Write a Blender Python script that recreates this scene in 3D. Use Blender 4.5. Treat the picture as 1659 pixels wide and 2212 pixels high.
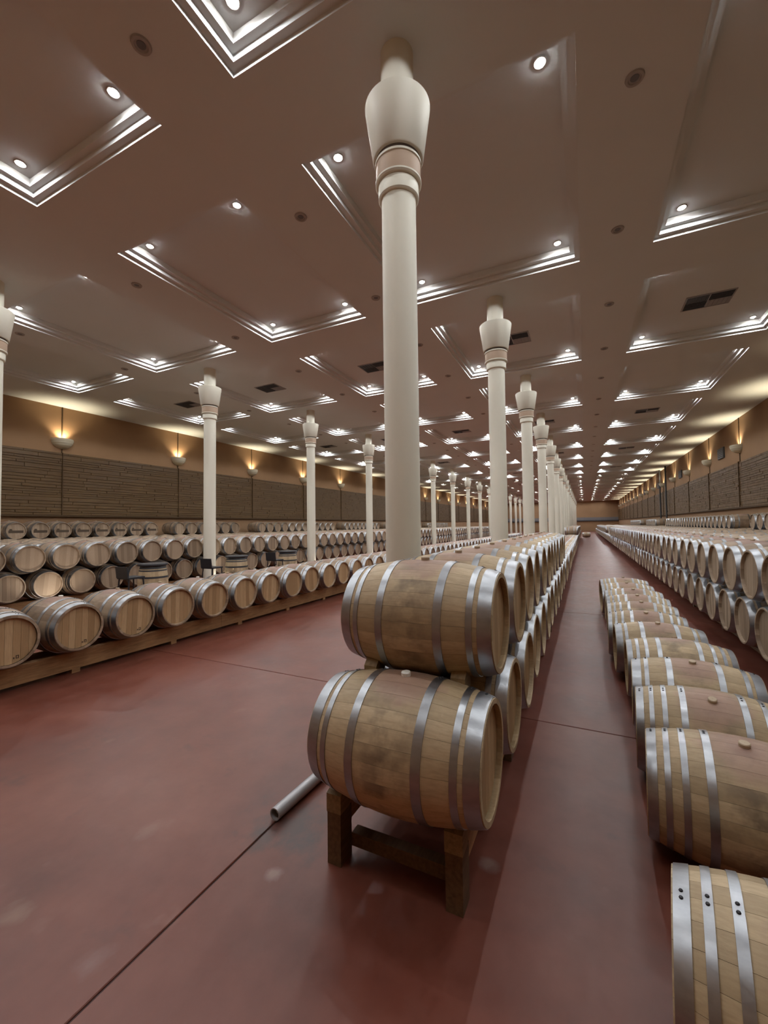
import bpy, bmesh, math, random
from mathutils import Matrix, Vector
random.seed(7)
PI = math.pi
for o in list(bpy.data.objects):
    bpy.data.objects.remove(o)
sc = bpy.context.scene
COL = sc.collection

# ------------------------------------------------------------------ camera
FPX = 891.6
CAM_H = 1.92
right = Vector((0.89931, 0.43713, -0.01231))
down = Vector((-0.02544, 0.02420, -0.99938))
fwd = Vector((-0.43657, 0.89907, 0.03288))
cam_data = bpy.data.cameras.new('camera')
cam_data.sensor_fit = 'VERTICAL'
cam_data.sensor_height = 36.0
cam_data.sensor_width = 27.0
cam_data.lens = 36.0 * FPX / 2212.0
cam_data.clip_end = 300
cam_data.clip_start = 0.05
cam = bpy.data.objects.new('camera', cam_data)
COL.objects.link(cam)
up, back = -down, -fwd
cam.matrix_world = Matrix(((right.x, up.x, back.x, 0), (right.y, up.y, back.y, 0), (right.z, up.z, back.z, CAM_H), (0, 0, 0, 1)))
sc.camera = cam

# ------------------------------------------------------------------ world, exposure, light levels
world = bpy.data.worlds.new('world')
sc.world = world
world.use_nodes = True
world.node_tree.nodes['Background'].inputs[0].default_value = (0.0, 0.0, 0.0, 1)
world.node_tree.nodes['Background'].inputs[1].default_value = 0.0
sc.view_settings.view_transform = 'Standard'
sc.view_settings.look = 'None'
sc.view_settings.gamma = 1.0
sc.view_settings.use_curve_mapping = False
sc.view_settings.exposure = 0.32
sc.cycles.use_denoising = True
sc.cycles.max_bounces = 5
sc.cycles.diffuse_bounces = 4
sc.cycles.caustics_reflective = False
sc.cycles.caustics_refractive = False
sc.cycles.use_adaptive_sampling = True
sc.cycles.adaptive_threshold = 0.1
sc.cycles.adaptive_min_samples = 24
sc.cycles.glossy_bounces = 3
sc.cycles.sample_clamp_indirect = 2.5
sc.cycles.use_light_tree = True
DOWN_W = 66.0          # each ceiling downlight
DOWN_COL = (0.955, 0.985, 1.0)
SCONCE_W = 105.0
SCONCE_COL = (1.0, 0.84, 0.56)
UPLIGHT_W = 22.0

# ------------------------------------------------------------------ room numbers
XL, XR = -19.6, 7.0
YB, YE = -1.7, 108.0
ZC = 7.05
BAY = 5.47
COL_Y0 = 4.0
STRIPS = [(-17.0, -13.74), (-12.56, -9.02), (-7.70, -4.72), (-3.48, 0.04), (1.26, 4.51)]
NBAY = 20                                   # coffer n spans Y = CY0 + BAY*n .. + CLEN
CLEN = 4.21
CY0 = 3.37 - CLEN
RECESS = 0.26

# ------------------------------------------------------------------ helpers
def tag(o, label=None, cat=None, group=None, kind=None):
    if label: o['label'] = label
    if cat: o['category'] = cat
    if group: o['group'] = group
    if kind: o['kind'] = kind
    return o

def mesh(name, verts, faces, mats, fm=None, smooth=None, sharp=None):
    me = bpy.data.meshes.new(name)
    me.from_pydata([tuple(v) for v in verts], [], [tuple(f) for f in faces])
    for m in (mats if isinstance(mats, (list, tuple)) else [mats]):
        me.materials.append(m)
    if fm: me.polygons.foreach_set('material_index', fm)
    if smooth is True:
        me.polygons.foreach_set('use_smooth', [True] * len(me.polygons))
    elif smooth:
        me.polygons.foreach_set('use_smooth', smooth)
    if sharp is not None:
        me.set_sharp_from_angle(angle=math.radians(sharp))
    me.update()
    return me

def link(name, data, parent=None, loc=(0, 0, 0), rot=(0, 0, 0)):
    o = bpy.data.objects.new(name, data)
    COL.objects.link(o)
    o.location = loc
    o.rotation_euler = rot
    if parent: o.parent = parent
    return o

class MB:
    """collects plain shapes into one mesh"""
    def __init__(self): self.v, self.f = [], []
    def box(self, x0, x1, y0, y1, z0, z1):
        n = len(self.v)
        self.v += [(x0,y0,z0),(x1,y0,z0),(x1,y1,z0),(x0,y1,z0),(x0,y0,z1),(x1,y0,z1),(x1,y1,z1),(x0,y1,z1)]
        self.f += [(n,n+3,n+2,n+1),(n+4,n+5,n+6,n+7),(n,n+1,n+5,n+4),(n+1,n+2,n+6,n+5),(n+2,n+3,n+7,n+6),(n+3,n,n+4,n+7)]
        return self
    def bar(self, a, b, w, h=None):
        a, b = Vector(a), Vector(b); h = h or w
        d = (b - a).normalized()
        s = d.cross(Vector((0,0,1)))
        s = Vector((1,0,0)) if s.length < 1e-4 else s.normalized()
        t = s.cross(d)
        n = len(self.v)
        for p in (a, b):
            for i, j in ((-1,-1),(1,-1),(1,1),(-1,1)):
                self.v.append(tuple(p + s*(w/2*i) + t*(h/2*j)))
        self.f += [(n,n+1,n+2,n+3),(n+7,n+6,n+5,n+4)] + [(n+i, n+4+i, n+4+(i+1)%4, n+(i+1)%4) for i in range(4)]
        return self
    def tube(self, a, b, r, seg=16, r2=None):
        a, b = Vector(a), Vector(b); r2 = r if r2 is None else r2
        d = (b - a).normalized()
        s = d.orthogonal().normalized(); t = d.cross(s)
        n = len(self.v)
        for p, rr in ((a, r), (b, r2)):
            for i in range(seg):
                an = 2*PI*i/seg
                self.v.append(tuple(p + (s*math.cos(an) + t*math.sin(an))*rr))
        self.f += [(n+i, n+(i+1)%seg, n+seg+(i+1)%seg, n+seg+i) for i in range(seg)]
        self.f += [tuple(n+i for i in reversed(range(seg))), tuple(n+seg+i for i in range(seg))]
        return self
    def lathe(self, prof, seg=48, closed=False, a0=0.0, a1=2*PI):
        """prof: (radius, z) points, about Z"""
        n = len(self.v); m = len(prof); full = abs(a1 - a0 - 2*PI) < 1e-6
        cols = seg if full else seg + 1
        for i in range(cols):
            an = a0 + (a1-a0)*i/seg
            for r, z in prof:
                self.v.append((r*math.cos(an), r*math.sin(an), z))
        for i in range(seg):
            k = (i+1) % cols
            for j in range(m - (0 if closed else 1)):
                q = (j+1) % m
                self.f.append((n+i*m+j, n+k*m+j, n+k*m+q, n+i*m+q))
        return self
    def prism(self, pts, axis, a, b):
        """polygon pts (2D) extruded along axis 'x','y','z' from a to b"""
        n = len(self.v); m = len(pts)
        for c in (a, b):
            for p, q in pts:
                self.v.append({'x': (c,p,q), 'y': (p,c,q), 'z': (p,q,c)}[axis])
        self.f += [tuple(n+i for i in reversed(range(m))), tuple(n+m+i for i in range(m))]
        self.f += [(n+i, n+(i+1)%m, n+m+(i+1)%m, n+m+i) for i in range(m)]
        return self
    def mesh(self, name, mat, smooth=None, sharp=None):
        return mesh(name, self.v, self.f, mat, None, smooth, sharp)
    def build(self, name, mat, parent=None, loc=(0,0,0), rot=(0,0,0), smooth=None, sharp=None):
        me = self.mesh(name, mat, smooth, sharp)
        bm = bmesh.new(); bm.from_mesh(me)
        bmesh.ops.recalc_face_normals(bm, faces=bm.faces); bm.to_mesh(me); bm.free()
        return link(name, me, parent, loc, rot)

def empty(name, loc=(0,0,0), rot=(0,0,0)):
    o = link(name, None, None, loc, rot)
    o.empty_display_size = 0.2
    return o

def copy_tree(o, parent=None):
    kids = list(o.children)
    c = o.copy(); COL.objects.link(c); c.parent = parent
    for k in kids: copy_tree(k, c)
    return c

def ordinal(n):
    w = ['first','second','third','fourth','fifth','sixth','seventh','eighth','ninth','tenth','eleventh','twelfth']
    if 1 <= n <= 12: return w[n-1]
    s = 'th' if 10 <= n % 100 <= 20 else {1:'st',2:'nd',3:'rd'}.get(n % 10, 'th')
    return '%d%s' % (n, s)

# ------------------------------------------------------------------ materials
class NT:
    def __init__(self, name, rough=0.6, metal=0.0, spec=None):
        self.m = bpy.data.materials.new(name); self.m.use_nodes = True
        self.t = self.m.node_tree; self.b = self.t.nodes['Principled BSDF']
        self.b.inputs['Roughness'].default_value = rough
        self.b.inputs['Metallic'].default_value = metal
        if spec is not None: self.b.inputs['Specular IOR Level'].default_value = spec
    def n(self, typ, **kw):
        nd = self.t.nodes.new(typ)
        for k, v in kw.items(): setattr(nd, k, v)
        return nd
    def l(self, a, b): self.t.links.new(a, b)
    def coord(self, out='Object', scale=(1,1,1)):
        tc = self.n('ShaderNodeTexCoord'); mp = self.n('ShaderNodeMapping')
        mp.inputs['Scale'].default_value = scale
        self.l(tc.outputs[out], mp.inputs[0]); return mp.outputs[0]
    def noise(self, vec, scale, detail=4, rough=0.55):
        nd = self.n('ShaderNodeTexNoise'); nd.inputs['Scale'].default_value = scale
        nd.inputs['Detail'].default_value = detail; nd.inputs['Roughness'].default_value = rough
        if vec is not None: self.l(vec, nd.inputs['Vector'])
        return nd.outputs['Fac']
    def ramp(self, fac, stops):
        r = self.n('ShaderNodeValToRGB'); e = r.color_ramp.elements
        while len(e) < len(stops): e.new(0.5)
        for i, (p, c) in enumerate(stops):
            e[i].position = p
            e[i].color = (c, c, c, 1) if not isinstance(c, (tuple, list)) else (*c, 1)
        self.l(fac, r.inputs[0]); return r.outputs[0]
    def mix(self, fac, a, b, typ='MIX'):
        x = self.n('ShaderNodeMix', data_type='RGBA', blend_type=typ)
        for s, v in ((0, fac), (6, a), (7, b)):
            if isinstance(v, (float, int)): x.inputs[s].default_value = v
            elif isinstance(v, (tuple, list)): x.inputs[s].default_value = (*v, 1)
            else: self.l(v, x.inputs[s])
        return x.outputs[2]
    def math(self, op, a, b=None, clamp=False):
        x = self.n('ShaderNodeMath', operation=op, use_clamp=clamp)
        for s, v in ((0, a), (1, b)):
            if v is None: continue
            if isinstance(v, (float, int)): x.inputs[s].default_value = v
            else: self.l(v, x.inputs[s])
        return x.outputs[0]
    def color(self, c):
        if isinstance(c, (tuple, list)): self.b.inputs['Base Color'].default_value = (*c, 1)
        else: self.l(c, self.b.inputs['Base Color'])
    def rough(self, r): self.l(r, self.b.inputs['Roughness'])
    def bump(self, h, strength=0.2, dist=0.01):
        x = self.n('ShaderNodeBump'); x.inputs['Strength'].default_value = strength
        x.inputs['Distance'].default_value = dist
        self.l(h, x.inputs['Height']); self.l(x.outputs[0], self.b.inputs['Normal'])

def plain(name, c, rough=0.6, metal=0.0, var=0.12, scale=6.0, bump=0.0):
    k = NT(name, rough, metal)
    v = k.coord('Object')
    f = k.noise(v, scale, 5)
    k.color(k.mix(f, tuple(x*(1-var) for x in c), tuple(min(1, x*(1+var)) for x in c)))
    if bump: k.bump(k.noise(v, scale*6, 4), bump, 0.01)
    return k.m

def emit(name, c, strength):
    m = bpy.data.materials.new(name); m.use_nodes = True
    t = m.node_tree; b = t.nodes['Principled BSDF']
    b.inputs['Base Color'].default_value = (*c, 1)
    b.inputs['Emission Color'].default_value = (*c, 1)
    b.inputs['Emission Strength'].default_value = strength
    m.cycles.emission_sampling = 'NONE'
    return m

def oak(name, kind, aged=False):
    k = NT(name, 0.55)
    info = k.n('ShaderNodeObjectInfo')
    tc = k.n('ShaderNodeTexCoord')
    sep = k.n('ShaderNodeSeparateXYZ'); k.l(tc.outputs['Object'], sep.inputs[0])
    rnd = info.outputs['Random']
    off = k.n('ShaderNodeVectorMath', operation='ADD')
    sh = k.n('ShaderNodeCombineXYZ'); k.l(k.math('MULTIPLY', rnd, 37.0), sh.inputs[0]); k.l(k.math('MULTIPLY', rnd, 91.0), sh.inputs[1])
    k.l(tc.outputs['Object'], off.inputs[0]); k.l(sh.outputs[0], off.inputs[1])
    mp = k.n('ShaderNodeMapping'); k.l(off.outputs[0], mp.inputs[0])
    mp.inputs['Scale'].default_value = (0.8, 9, 9) if kind != 'head' else (9, 9, 0.8)
    grain = k.noise(mp.outputs[0], 9.0, 3, 0.6)
    if kind == 'body':
        ang = k.math('ARCTAN2', sep.outputs[1], sep.outputs[2])
        cell = k.math('FLOOR', k.math('MULTIPLY', ang, 26/(2*PI)))
        wn = k.n('ShaderNodeTexWhiteNoise', noise_dimensions='2D')
        cb = k.n('ShaderNodeCombineXYZ'); k.l(cell, cb.inputs[0]); k.l(k.math('MULTIPLY', rnd, 100.0), cb.inputs[1])
        k.l(cb.outputs[0], wn.inputs['Vector']); tone = wn.outputs['Value']
    elif kind == 'headbody':
        cell = k.math('FLOOR', k.math('MULTIPLY', sep.outputs[1], 12.5))
        wn = k.n('ShaderNodeTexWhiteNoise', noise_dimensions='2D')
        cb = k.n('ShaderNodeCombineXYZ'); k.l(cell, cb.inputs[0]); k.l(k.math('MULTIPLY', rnd, 100.0), cb.inputs[1])
        k.l(cb.outputs[0], wn.inputs['Vector']); tone = wn.outputs['Value']
    else:
        tone = rnd
    if kind in ('head', 'headbody'):
        A, B, C = (0.33, 0.205, 0.100), (0.46, 0.30, 0.155), (0.56, 0.39, 0.22)
    else:
        A, B, C = (0.40, 0.298, 0.172), (0.49, 0.372, 0.222), (0.57, 0.440, 0.275)
    if aged:
        A, B, C = ((0.215, 0.150, 0.100), (0.33, 0.240, 0.165), (0.42, 0.315, 0.225))
    c = k.ramp(tone, [(0.0, A), (0.5, B), (1.0, C)])
    c = k.mix(k.ramp(grain, [(0.35, 0.0), (0.75, 0.38)]), c, (0.24, 0.155, 0.082))
    if kind in ('stave', 'body'):
        # grey-brown handling stains and wine marks around the bung
        dirt = k.noise(off.outputs[0], 4.5, 4, 0.65)
        xm = k.math('SUBTRACT', 1.0, k.math('MULTIPLY', k.math('ABSOLUTE', sep.outputs[0]), 4.2), True)
        dm = k.math('MULTIPLY', k.ramp(dirt, [(0.44, 0.0), (0.62, 0.85)]), k.math('ADD', k.math('MULTIPLY', xm, 0.8), 0.12), True)
        c = k.mix(dm, c, (0.135, 0.095, 0.062))
        top = k.n('ShaderNodeVectorMath', operation='DISTANCE')
        k.l(tc.outputs['Object'], top.inputs[0]); top.inputs[1].default_value = (0.0, 0.0, 0.36)
        dd = k.math('ADD', top.outputs['Value'], k.math('MULTIPLY', k.math('SUBTRACT', dirt, 0.5), 0.35))
        st = k.ramp(dd, [(0.06, 0.70), (0.17, 0.55), (0.25, 0.0)])
        c = k.mix(st, c, (0.30, 0.165, 0.135))
    k.color(c)
    k.bump(grain, 0.12, 0.004)
    k.rough(k.math('ADD', k.math('MULTIPLY', grain, 0.25), 0.42))
    return k.m

M = {}
M['stave'] = oak('oak_stave', 'stave')
M['body'] = oak('oak_barrel_body', 'body')
M['board'] = oak('oak_head_board', 'head')
M['head'] = oak('oak_head', 'headbody')
for q in ('stave', 'body', 'board', 'head'):
    M[q+'2'] = oak('aged_oak_'+q, {'head': 'headbody', 'board': 'head'}.get(q, q), True)

k = NT('galvanised_hoop', 0.36, 1.0)
v = k.coord('Object', (1, 3, 3)); f = k.noise(v, 7.0, 5, 0.6)
k.color(k.mix(f, (0.27, 0.285, 0.31), (0.50, 0.515, 0.54)))
k.rough(k.math('ADD', k.math('MULTIPLY', k.noise(v, 22, 4), 0.22), 0.25)); M['hoop'] = k.m
M['rivet'] = plain('dark_rivet', (0.05, 0.05, 0.055), 0.45, 0.8)
M['bung'] = plain('bung_wood', (0.46, 0.36, 0.25), 0.6)
M['bung_white'] = plain('bung_silicone', (0.78, 0.76, 0.70), 0.45, var=0.04)
M['black_hoop'] = plain('black_painted_hoop', (0.035, 0.036, 0.042), 0.4)
M['rack'] = oak('rack_timber', 'plain')
def timber(name, a, b):
    k = NT(name, 0.65)
    v = k.coord('Object', (9, 1.0, 9)); g = k.noise(v, 5.0, 6, 0.6)
    k.color(k.mix(k.ramp(g, [(0.3, 0.0), (0.72, 1.0)]), a, b)); k.bump(g, 0.15, 0.004)
    return k.m
M['rack'] = timber('rack_timber', (0.22, 0.115, 0.048), (0.44, 0.245, 0.11))
M['rack_dark'] = timber('rack_timber_dark', (0.075, 0.040, 0.017), (0.155, 0.088, 0.038))
M['rack_pale'] = timber('rack_timber_pale', (0.17, 0.112, 0.05), (0.30, 0.205, 0.10))

# concrete floor: red stain, cloudy trowel marks, pale scuffs and dark spills
k = NT('red_stained_concrete', 0.36, 0.0, 0.38)
gv = k.n('ShaderNodeNewGeometry').outputs['Position']
def gmap(s):
    mp = k.n('ShaderNodeMapping'); mp.inputs['Scale'].default_value = s; k.l(gv, mp.inputs[0]); return mp.outputs[0]
n1 = k.noise(gmap((0.55, 0.55, 1)), 1.6, 5, 0.6)
n2 = k.noise(gmap((1.0, 0.7, 1)), 5.0, 5, 0.6)
c = k.ramp(n1, [(0.30, (0.105, 0.027, 0.016)), (0.52, (0.160, 0.047, 0.030)), (0.74, (0.218, 0.076, 0.052))])
c = k.mix(k.ramp(n2, [(0.40, 0.0), (0.75, 0.40)]), c, (0.205, 0.078, 0.056))
n3 = k.noise(gmap((1.7, 1.2, 1)), 2.6, 3, 0.5)
c = k.mix(k.ramp(n3, [(0.68, 0.0), (0.82, 0.22)]), c, (0.32, 0.20, 0.16))
n4 = k.noise(gmap((1.1, 1.4, 1)), 1.9, 4, 0.6)
c = k.mix(k.ramp(n4, [(0.63, 0.0), (0.76, 0.6)]), c, (0.085, 0.034, 0.028))
# a few spills and scuffs that lie where the photograph shows them
for (sx, sy, rad, col, amt) in ((-1.72, 2.17, 0.30, (0.050, 0.036, 0.034), 0.75), (-1.83, 2.0, 0.16, (0.06, 0.04, 0.036), 0.5), (-0.54, 2.42, 0.06, (0.24, 0.17, 0.15), 0.6), (-1.61, 1.84, 0.06, (0.34, 0.24, 0.21), 0.45), (-2.60, 1.09, 0.10, (0.27, 0.17, 0.12), 0.4), (-2.54, 1.78, 0.10, (0.26, 0.15, 0.12), 0.35), (-2.02, 1.11, 0.09, (0.24, 0.15, 0.14), 0.4)):
    dn = k.n('ShaderNodeVectorMath', operation='DISTANCE'); k.l(gv, dn.inputs[0]); dn.inputs[1].default_value = (sx, sy, 0)
    dist = k.math('ADD', k.math('DIVIDE', dn.outputs['Value'], rad), k.math('MULTIPLY', k.math('SUBTRACT', n2, 0.5), 3.0))
    c = k.mix(k.ramp(dist, [(0.25, amt), (1.0, 0.0)]), c, col)
k.color(c)
k.rough(k.math('ADD', k.math('MULTIPLY', n2, 0.22), 0.26))
k.bump(k.noise(gmap((1, 1, 1)), 16, 4), 0.05, 0.01)
M['floor'] = k.m
M['joint'] = plain('floor_joint_filler', (0.055, 0.022, 0.018), 0.8)

k = NT('plaster_ceiling', 0.85)
gv = k.n('ShaderNodeNewGeometry').outputs['Position']
n = k.noise(gv, 0.7, 5); n2 = k.noise(gv, 30, 3)
k.color(k.mix(n, (0.70, 0.735, 0.745), (0.77, 0.80, 0.81))); k.bump(n2, 0.06, 0.01)
M['ceiling'] = k.m
k = NT('coffer_paint', 0.8)
gv = k.n('ShaderNodeNewGeometry').outputs['Position']
k.color(k.mix(k.noise(gv, 2.0, 4), (0.70, 0.72, 0.72), (0.76, 0.78, 0.775)))
M['coffer'] = k.m
k = NT('tan_plaster_wall', 0.85)
gv = k.n('ShaderNodeNewGeometry').outputs['Position']
n = k.noise(gv, 0.8, 6, 0.6)
k.color(k.mix(n, (0.27, 0.155, 0.080), (0.35, 0.21, 0.112))); k.bump(k.noise(gv, 14, 4), 0.1, 0.01)
M['wall'] = k.m
k = NT('brown_stone_slab', 0.42)
info = k.n('ShaderNodeObjectInfo'); gv = k.n('ShaderNodeNewGeometry').outputs['Position']
mp = k.n('ShaderNodeMapping'); mp.inputs['Scale'].default_value = (1, 0.35, 3); k.l(gv, mp.inputs[0])
n = k.noise(mp.outputs[0], 3.0, 6, 0.65)
c = k.ramp(n, [(0.3, (0.082, 0.042, 0.013)), (0.55, (0.118, 0.065, 0.022)), (0.8, (0.165, 0.098, 0.038))])
c = k.mix(k.math('MULTIPLY', info.outputs['Random'], 0.5), c, (0.090, 0.050, 0.017))
k.color(c); k.bump(k.noise(mp.outputs[0], 9, 3), 0.3, 0.03)
k.rough(k.math('ADD', k.math('MULTIPLY', k.noise(gv, 5.0, 3), 0.5), 0.15))
M['stone'] = k.m
M['stone_back'] = plain('stone_joint', (0.070, 0.038, 0.014), 0.9)
k = NT('cream_column_paint', 0.6)
gv = k.n('ShaderNodeNewGeometry').outputs['Position']
k.color(k.mix(k.noise(gv, 1.4, 5), (0.74, 0.71, 0.60), (0.81, 0.78, 0.665))); k.bump(k.noise(gv, 40, 3), 0.04, 0.01)
M['column'] = k.m
M['column_tan'] = plain('column_tan_band', (0.46, 0.33, 0.235), 0.65, var=0.06)
M['column_dark'] = plain('column_groove', (0.10, 0.075, 0.06), 0.8)
M['white_metal'] = plain('white_fitting', (0.70, 0.69, 0.67), 0.4, var=0.05)
M['grey_fitting'] = plain('grey_fitting', (0.42, 0.40, 0.39), 0.6)
M['dark_fitting'] = plain('dark_fitting', (0.055, 0.055, 0.06), 0.5)
M['grille'] = plain('grille_grey', (0.16, 0.16, 0.17), 0.5)
M['grille_pale'] = plain('grille_pale', (0.34, 0.32, 0.32), 0.5)
M['pipe'] = plain('grey_pipe', (0.42, 0.42, 0.44), 0.4, 0.3, var=0.1)
M['chair'] = plain('dark_plastic', (0.018, 0.020, 0.026), 0.45)
M['bulb'] = emit('lamp_glow', (1.0, 0.96, 0.90), 60.0)
M['warm_bulb'] = emit('warm_lamp_glow', (1.0, 0.82, 0.52), 40.0)
k = NT('sconce_bowl', 0.7)
k.color((0.62, 0.57, 0.44)); tr = k.n('ShaderNodeBsdfTranslucent'); tr.inputs[0].default_value = (0.80, 0.68, 0.42, 1)
mx = k.n('ShaderNodeMixShader'); mx.inputs[0].default_value = 0.10
k.l(k.b.outputs[0], mx.inputs[1]); k.l(tr.outputs[0], mx.inputs[2]); k.l(mx.outputs[0], k.t.nodes['Material Output'].inputs[0])
M['sconce'] = k.m
M['endgrey'] = plain('grey_band', (0.17, 0.16, 0.165), 0.6)
M['box'] = plain('lit_top_paint', (0.62, 0.62, 0.60), 0.6)  # pale colour imitates light on far barrel tops

# ------------------------------------------------------------------ floor
floor = MB().box(XL, XR, YB, YE, -0.2, -0.008).build('floor', M['joint'])
tag(floor, 'red stained concrete floor of the cellar', kind='structure')
xc = [XL, -10.85, -1.86, XR]
yc = [YB] + [4.33 + BAY*i for i in range(0, 19)] + [YE]
g = 0.006
for i in range(3):
    for j in range(len(yc)-1):
        x0, x1, y0, y1 = xc[i]+g, xc[i+1]-g, yc[j]+g, yc[j+1]-g
        b = 0.004
        vv = [(x0,y0,-0.1),(x1,y0,-0.1),(x1,y1,-0.1),(x0,y1,-0.1),(x0,y0,-b),(x1,y0,-b),(x1,y1,-b),(x0,y1,-b),(x0+b,y0+b,0),(x1-b,y0+b,0),(x1-b,y1-b,0),(x0+b,y1-b,0)]
        ff = [(8,9,10,11)] + [(a, (a+1)%4, 4+(a+1)%4, 4+a) for a in range(4)] + [(4+a, 4+(a+1)%4, 8+(a+1)%4, 8+a) for a in range(4)]
        link('floor_slab', mesh('floor_slab', vv, ff, M['floor']), floor)

# ------------------------------------------------------------------ walls
def wall(name, x0, x1, y0, y1, label, mat='wall'):
    w = MB().box(x0, x1, y0, y1, -0.2, ZC+0.5).build(name, M[mat])
    return tag(w, label, kind='structure')
wl = wall('wall_left', XL-0.3, XL, YB-0.3, YE+0.3, 'tan plaster long wall with brown stone band')
wr = wall('wall_right', XR, XR+0.3, YB-0.3, YE+0.3, 'tan plaster long wall with brown stone band beside the tall stacks')
we = wall('wall_end', XL, XR, YE, YE+0.3, 'far tan end wall with a grey band')
wb = wall('wall_back', XL, XR, YB-0.3, YB, 'tan plaster wall behind the viewer')
MB().box(XL, XR, YE-0.25, YE, 2.62, 3.25).build('grey_band', M['endgrey'], we)
MB().box(XL, XR, YE-0.3, YE, 2.36, 2.62).build('black_rail', M['dark_fitting'], we)

# stone band: long thin slabs in courses, proud of a dark backing; joints at the sconces
def stone_band(wallobj, side, z0, z1, near, far, limit):
    x = XL if side < 0 else XR
    s = 1 if side < 0 else -1
    b = MB().box(min(x, x+s*0.05), max(x, x+s*0.05), YB, YE, z0, z1).build('stone_backing', M['stone_back'], wallobj)
    rng = random.Random(3 if side < 0 else 4)
    lens = [1.55, 1.15, 2.1]; hs = [0.085, 0.115, 0.16]
    lib = {}
    for li, L in enumerate(lens):
        for hi, H in enumerate(hs):
            for p, T in enumerate((0.062, 0.068, 0.077)):
                bv = 0.007
                vv = []
                for (d, e) in ((0, 0), (T-bv, 0), (T, bv)):
                    vv += [(d, e, e), (d, L-e, e), (d, L-e, H-e), (d, e, H-e)]
                ff = [(8, 9, 10, 11)] + [(4*a+i, 4*a+(i+1)%4, 4*a+4+(i+1)%4, 4*a+4+i) for a in (0, 1) for i in range(4)]
                lib[(li, hi, p)] = mesh('stone_slab', vv, ff, M['stone'])
    todo = []
    z = z0
    while z < z1 - 0.06:
        hi = rng.randrange(3)
        H = hs[hi]
        if z + H > z1: hi = 0; H = hs[0]
        y = near - rng.random()*1.0
        while y < far:
            li = rng.randrange(3)
            todo.append((abs(y + 0.5), y, z, li, hi, rng.randrange(3)))
            y += lens[li] + 0.012
        z += H + 0.010
    todo.sort()
    sv, sf = [], []
    for i, (d, y, z, li, hi, p) in enumerate(todo):
        if i < limit:
            o = link('stone_slab', lib[(li, hi, p)], wallobj, (x, y, z))
            if s < 0: o.scale = (-1, 1, 1)
        else:
            L, H, T = lens[li], hs[hi], (0.062, 0.068, 0.077)[p]
            n = len(sv); xx = x + s*T; x0 = x + s*0.04
            sv += [(xx,y,z),(xx,y+L,z),(xx,y+L,z+H),(xx,y,z+H),(x0,y,z),(x0,y+L,z),(x0,y+L,z+H),(x0,y,z+H)]
            sf += [(n,n+1,n+2,n+3)] + [(n+4+a, n+4+(a+1)%4, n+(a+1)%4, n+a) for a in range(4)]
    o = link('stone_slab_courses', mesh('stone_slab_courses', sv, sf, M['stone']), wallobj)
    tag(o, kind='stuff')
stone_band(wl, -1, 2.52, 5.10, 5.5, YE-0.5, 300)
stone_band(wr, 1, 2.62, 4.85, 16.0, YE-0.5, 300)
SC_Y = [COL_Y0 + 0.1 + BAY*i for i in range(0, 19)]
for wobj, x, s, z0, z1, ylo in ((wl, XL, 1, 2.52, 5.12, 2), (wr, XR, -1, 2.62, 4.87, 12)):
    for y in SC_Y:
        if y < ylo: continue
        a, b = sorted((x, x+s*0.108))
        MB().box(a, b, y-0.016, y+0.016, z0, z1).build('joint_strip', M['stone_back'], wobj)
        a, b = sorted((x, x+s*0.03))
        MB().box(a, b, y-0.018, y+0.018, z1, ZC).build('conduit', M['stone_back'], wobj)
    # ledge strips closing the band below and above
    a, b = sorted((x, x+s*0.14))
    MB().box(a, b, YB, YE, z0-0.07, z0-0.002).build('stone_ledge', M['stone_back'], wobj)

# ------------------------------------------------------------------ ceiling with stepped coffers
xs = sorted([XL, XR] + [a for st in STRIPS for a in st])
cof_y = [(CY0 + BAY*n, CY0 + BAY*n + CLEN) for n in range(NBAY)]
ys = sorted([YB, YE] + [a for cy in cof_y for a in cy])
vv, ff = [], []
for i in range(len(xs)-1):
    for j in range(len(ys)-1):
        xm, ym = (xs[i]+xs[i+1])/2, (ys[j]+ys[j+1])/2
        if any(a < xm < b for a, b in STRIPS) and any(a < ym < b for a, b in cof_y): continue
        n = len(vv)
        vv += [(xs[i],ys[j],ZC),(xs[i+1],ys[j],ZC),(xs[i+1],ys[j+1],ZC),(xs[i],ys[j+1],ZC)]
        ff.append((n,n+3,n+2,n+1))
ceiling = link('ceiling', mesh('ceiling', vv, ff, M['ceiling']))
tag(ceiling, 'pale plaster ceiling with rows of stepped coffers', kind='structure')

def ring(w, l, i0, z0, z1, i1):
    """riser at inset i0 from z0 to z1, then soffit from i0 to i1 at z1"""
    v, f = [], []
    for ins, z in ((i0, z0), (i0, z1), (i1, z1)):
        v += [(-w/2+ins,-l/2+ins,z),(w/2-ins,-l/2+ins,z),(w/2-ins,l/2-ins,z),(-w/2+ins,l/2-ins,z)]
    for a in range(2):
        for b in range(4):
            f.append((4*a+b, 4*a+4+b, 4*a+4+(b+1)%4, 4*a+(b+1)%4))
    return v, f
INS = (0.0, 0.085, 0.17)
RZ = (0.06, 0.14, RECESS)
coffer_lib = {}
for si, (a, b) in enumerate(STRIPS):
    w = b - a; ms = []
    for r in range(3):
        z0 = 0 if r == 0 else RZ[r-1]
        v, f = ring(w, CLEN, INS[r], z0, RZ[r], INS[r+1] if r < 2 else INS[r]+0.001)
        ms.append(mesh('coffer_step', v, f, M['coffer']))
    i = INS[2]
    ms.append(mesh('coffer_panel', [(-w/2+i,-CLEN/2+i,RECESS),(w/2-i,-CLEN/2+i,RECESS),(w/2-i,CLEN/2-i,RECESS),(-w/2+i,CLEN/2-i,RECESS)], [(0,3,2,1)], M['ceiling']))
    coffer_lib[si] = ms
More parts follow.
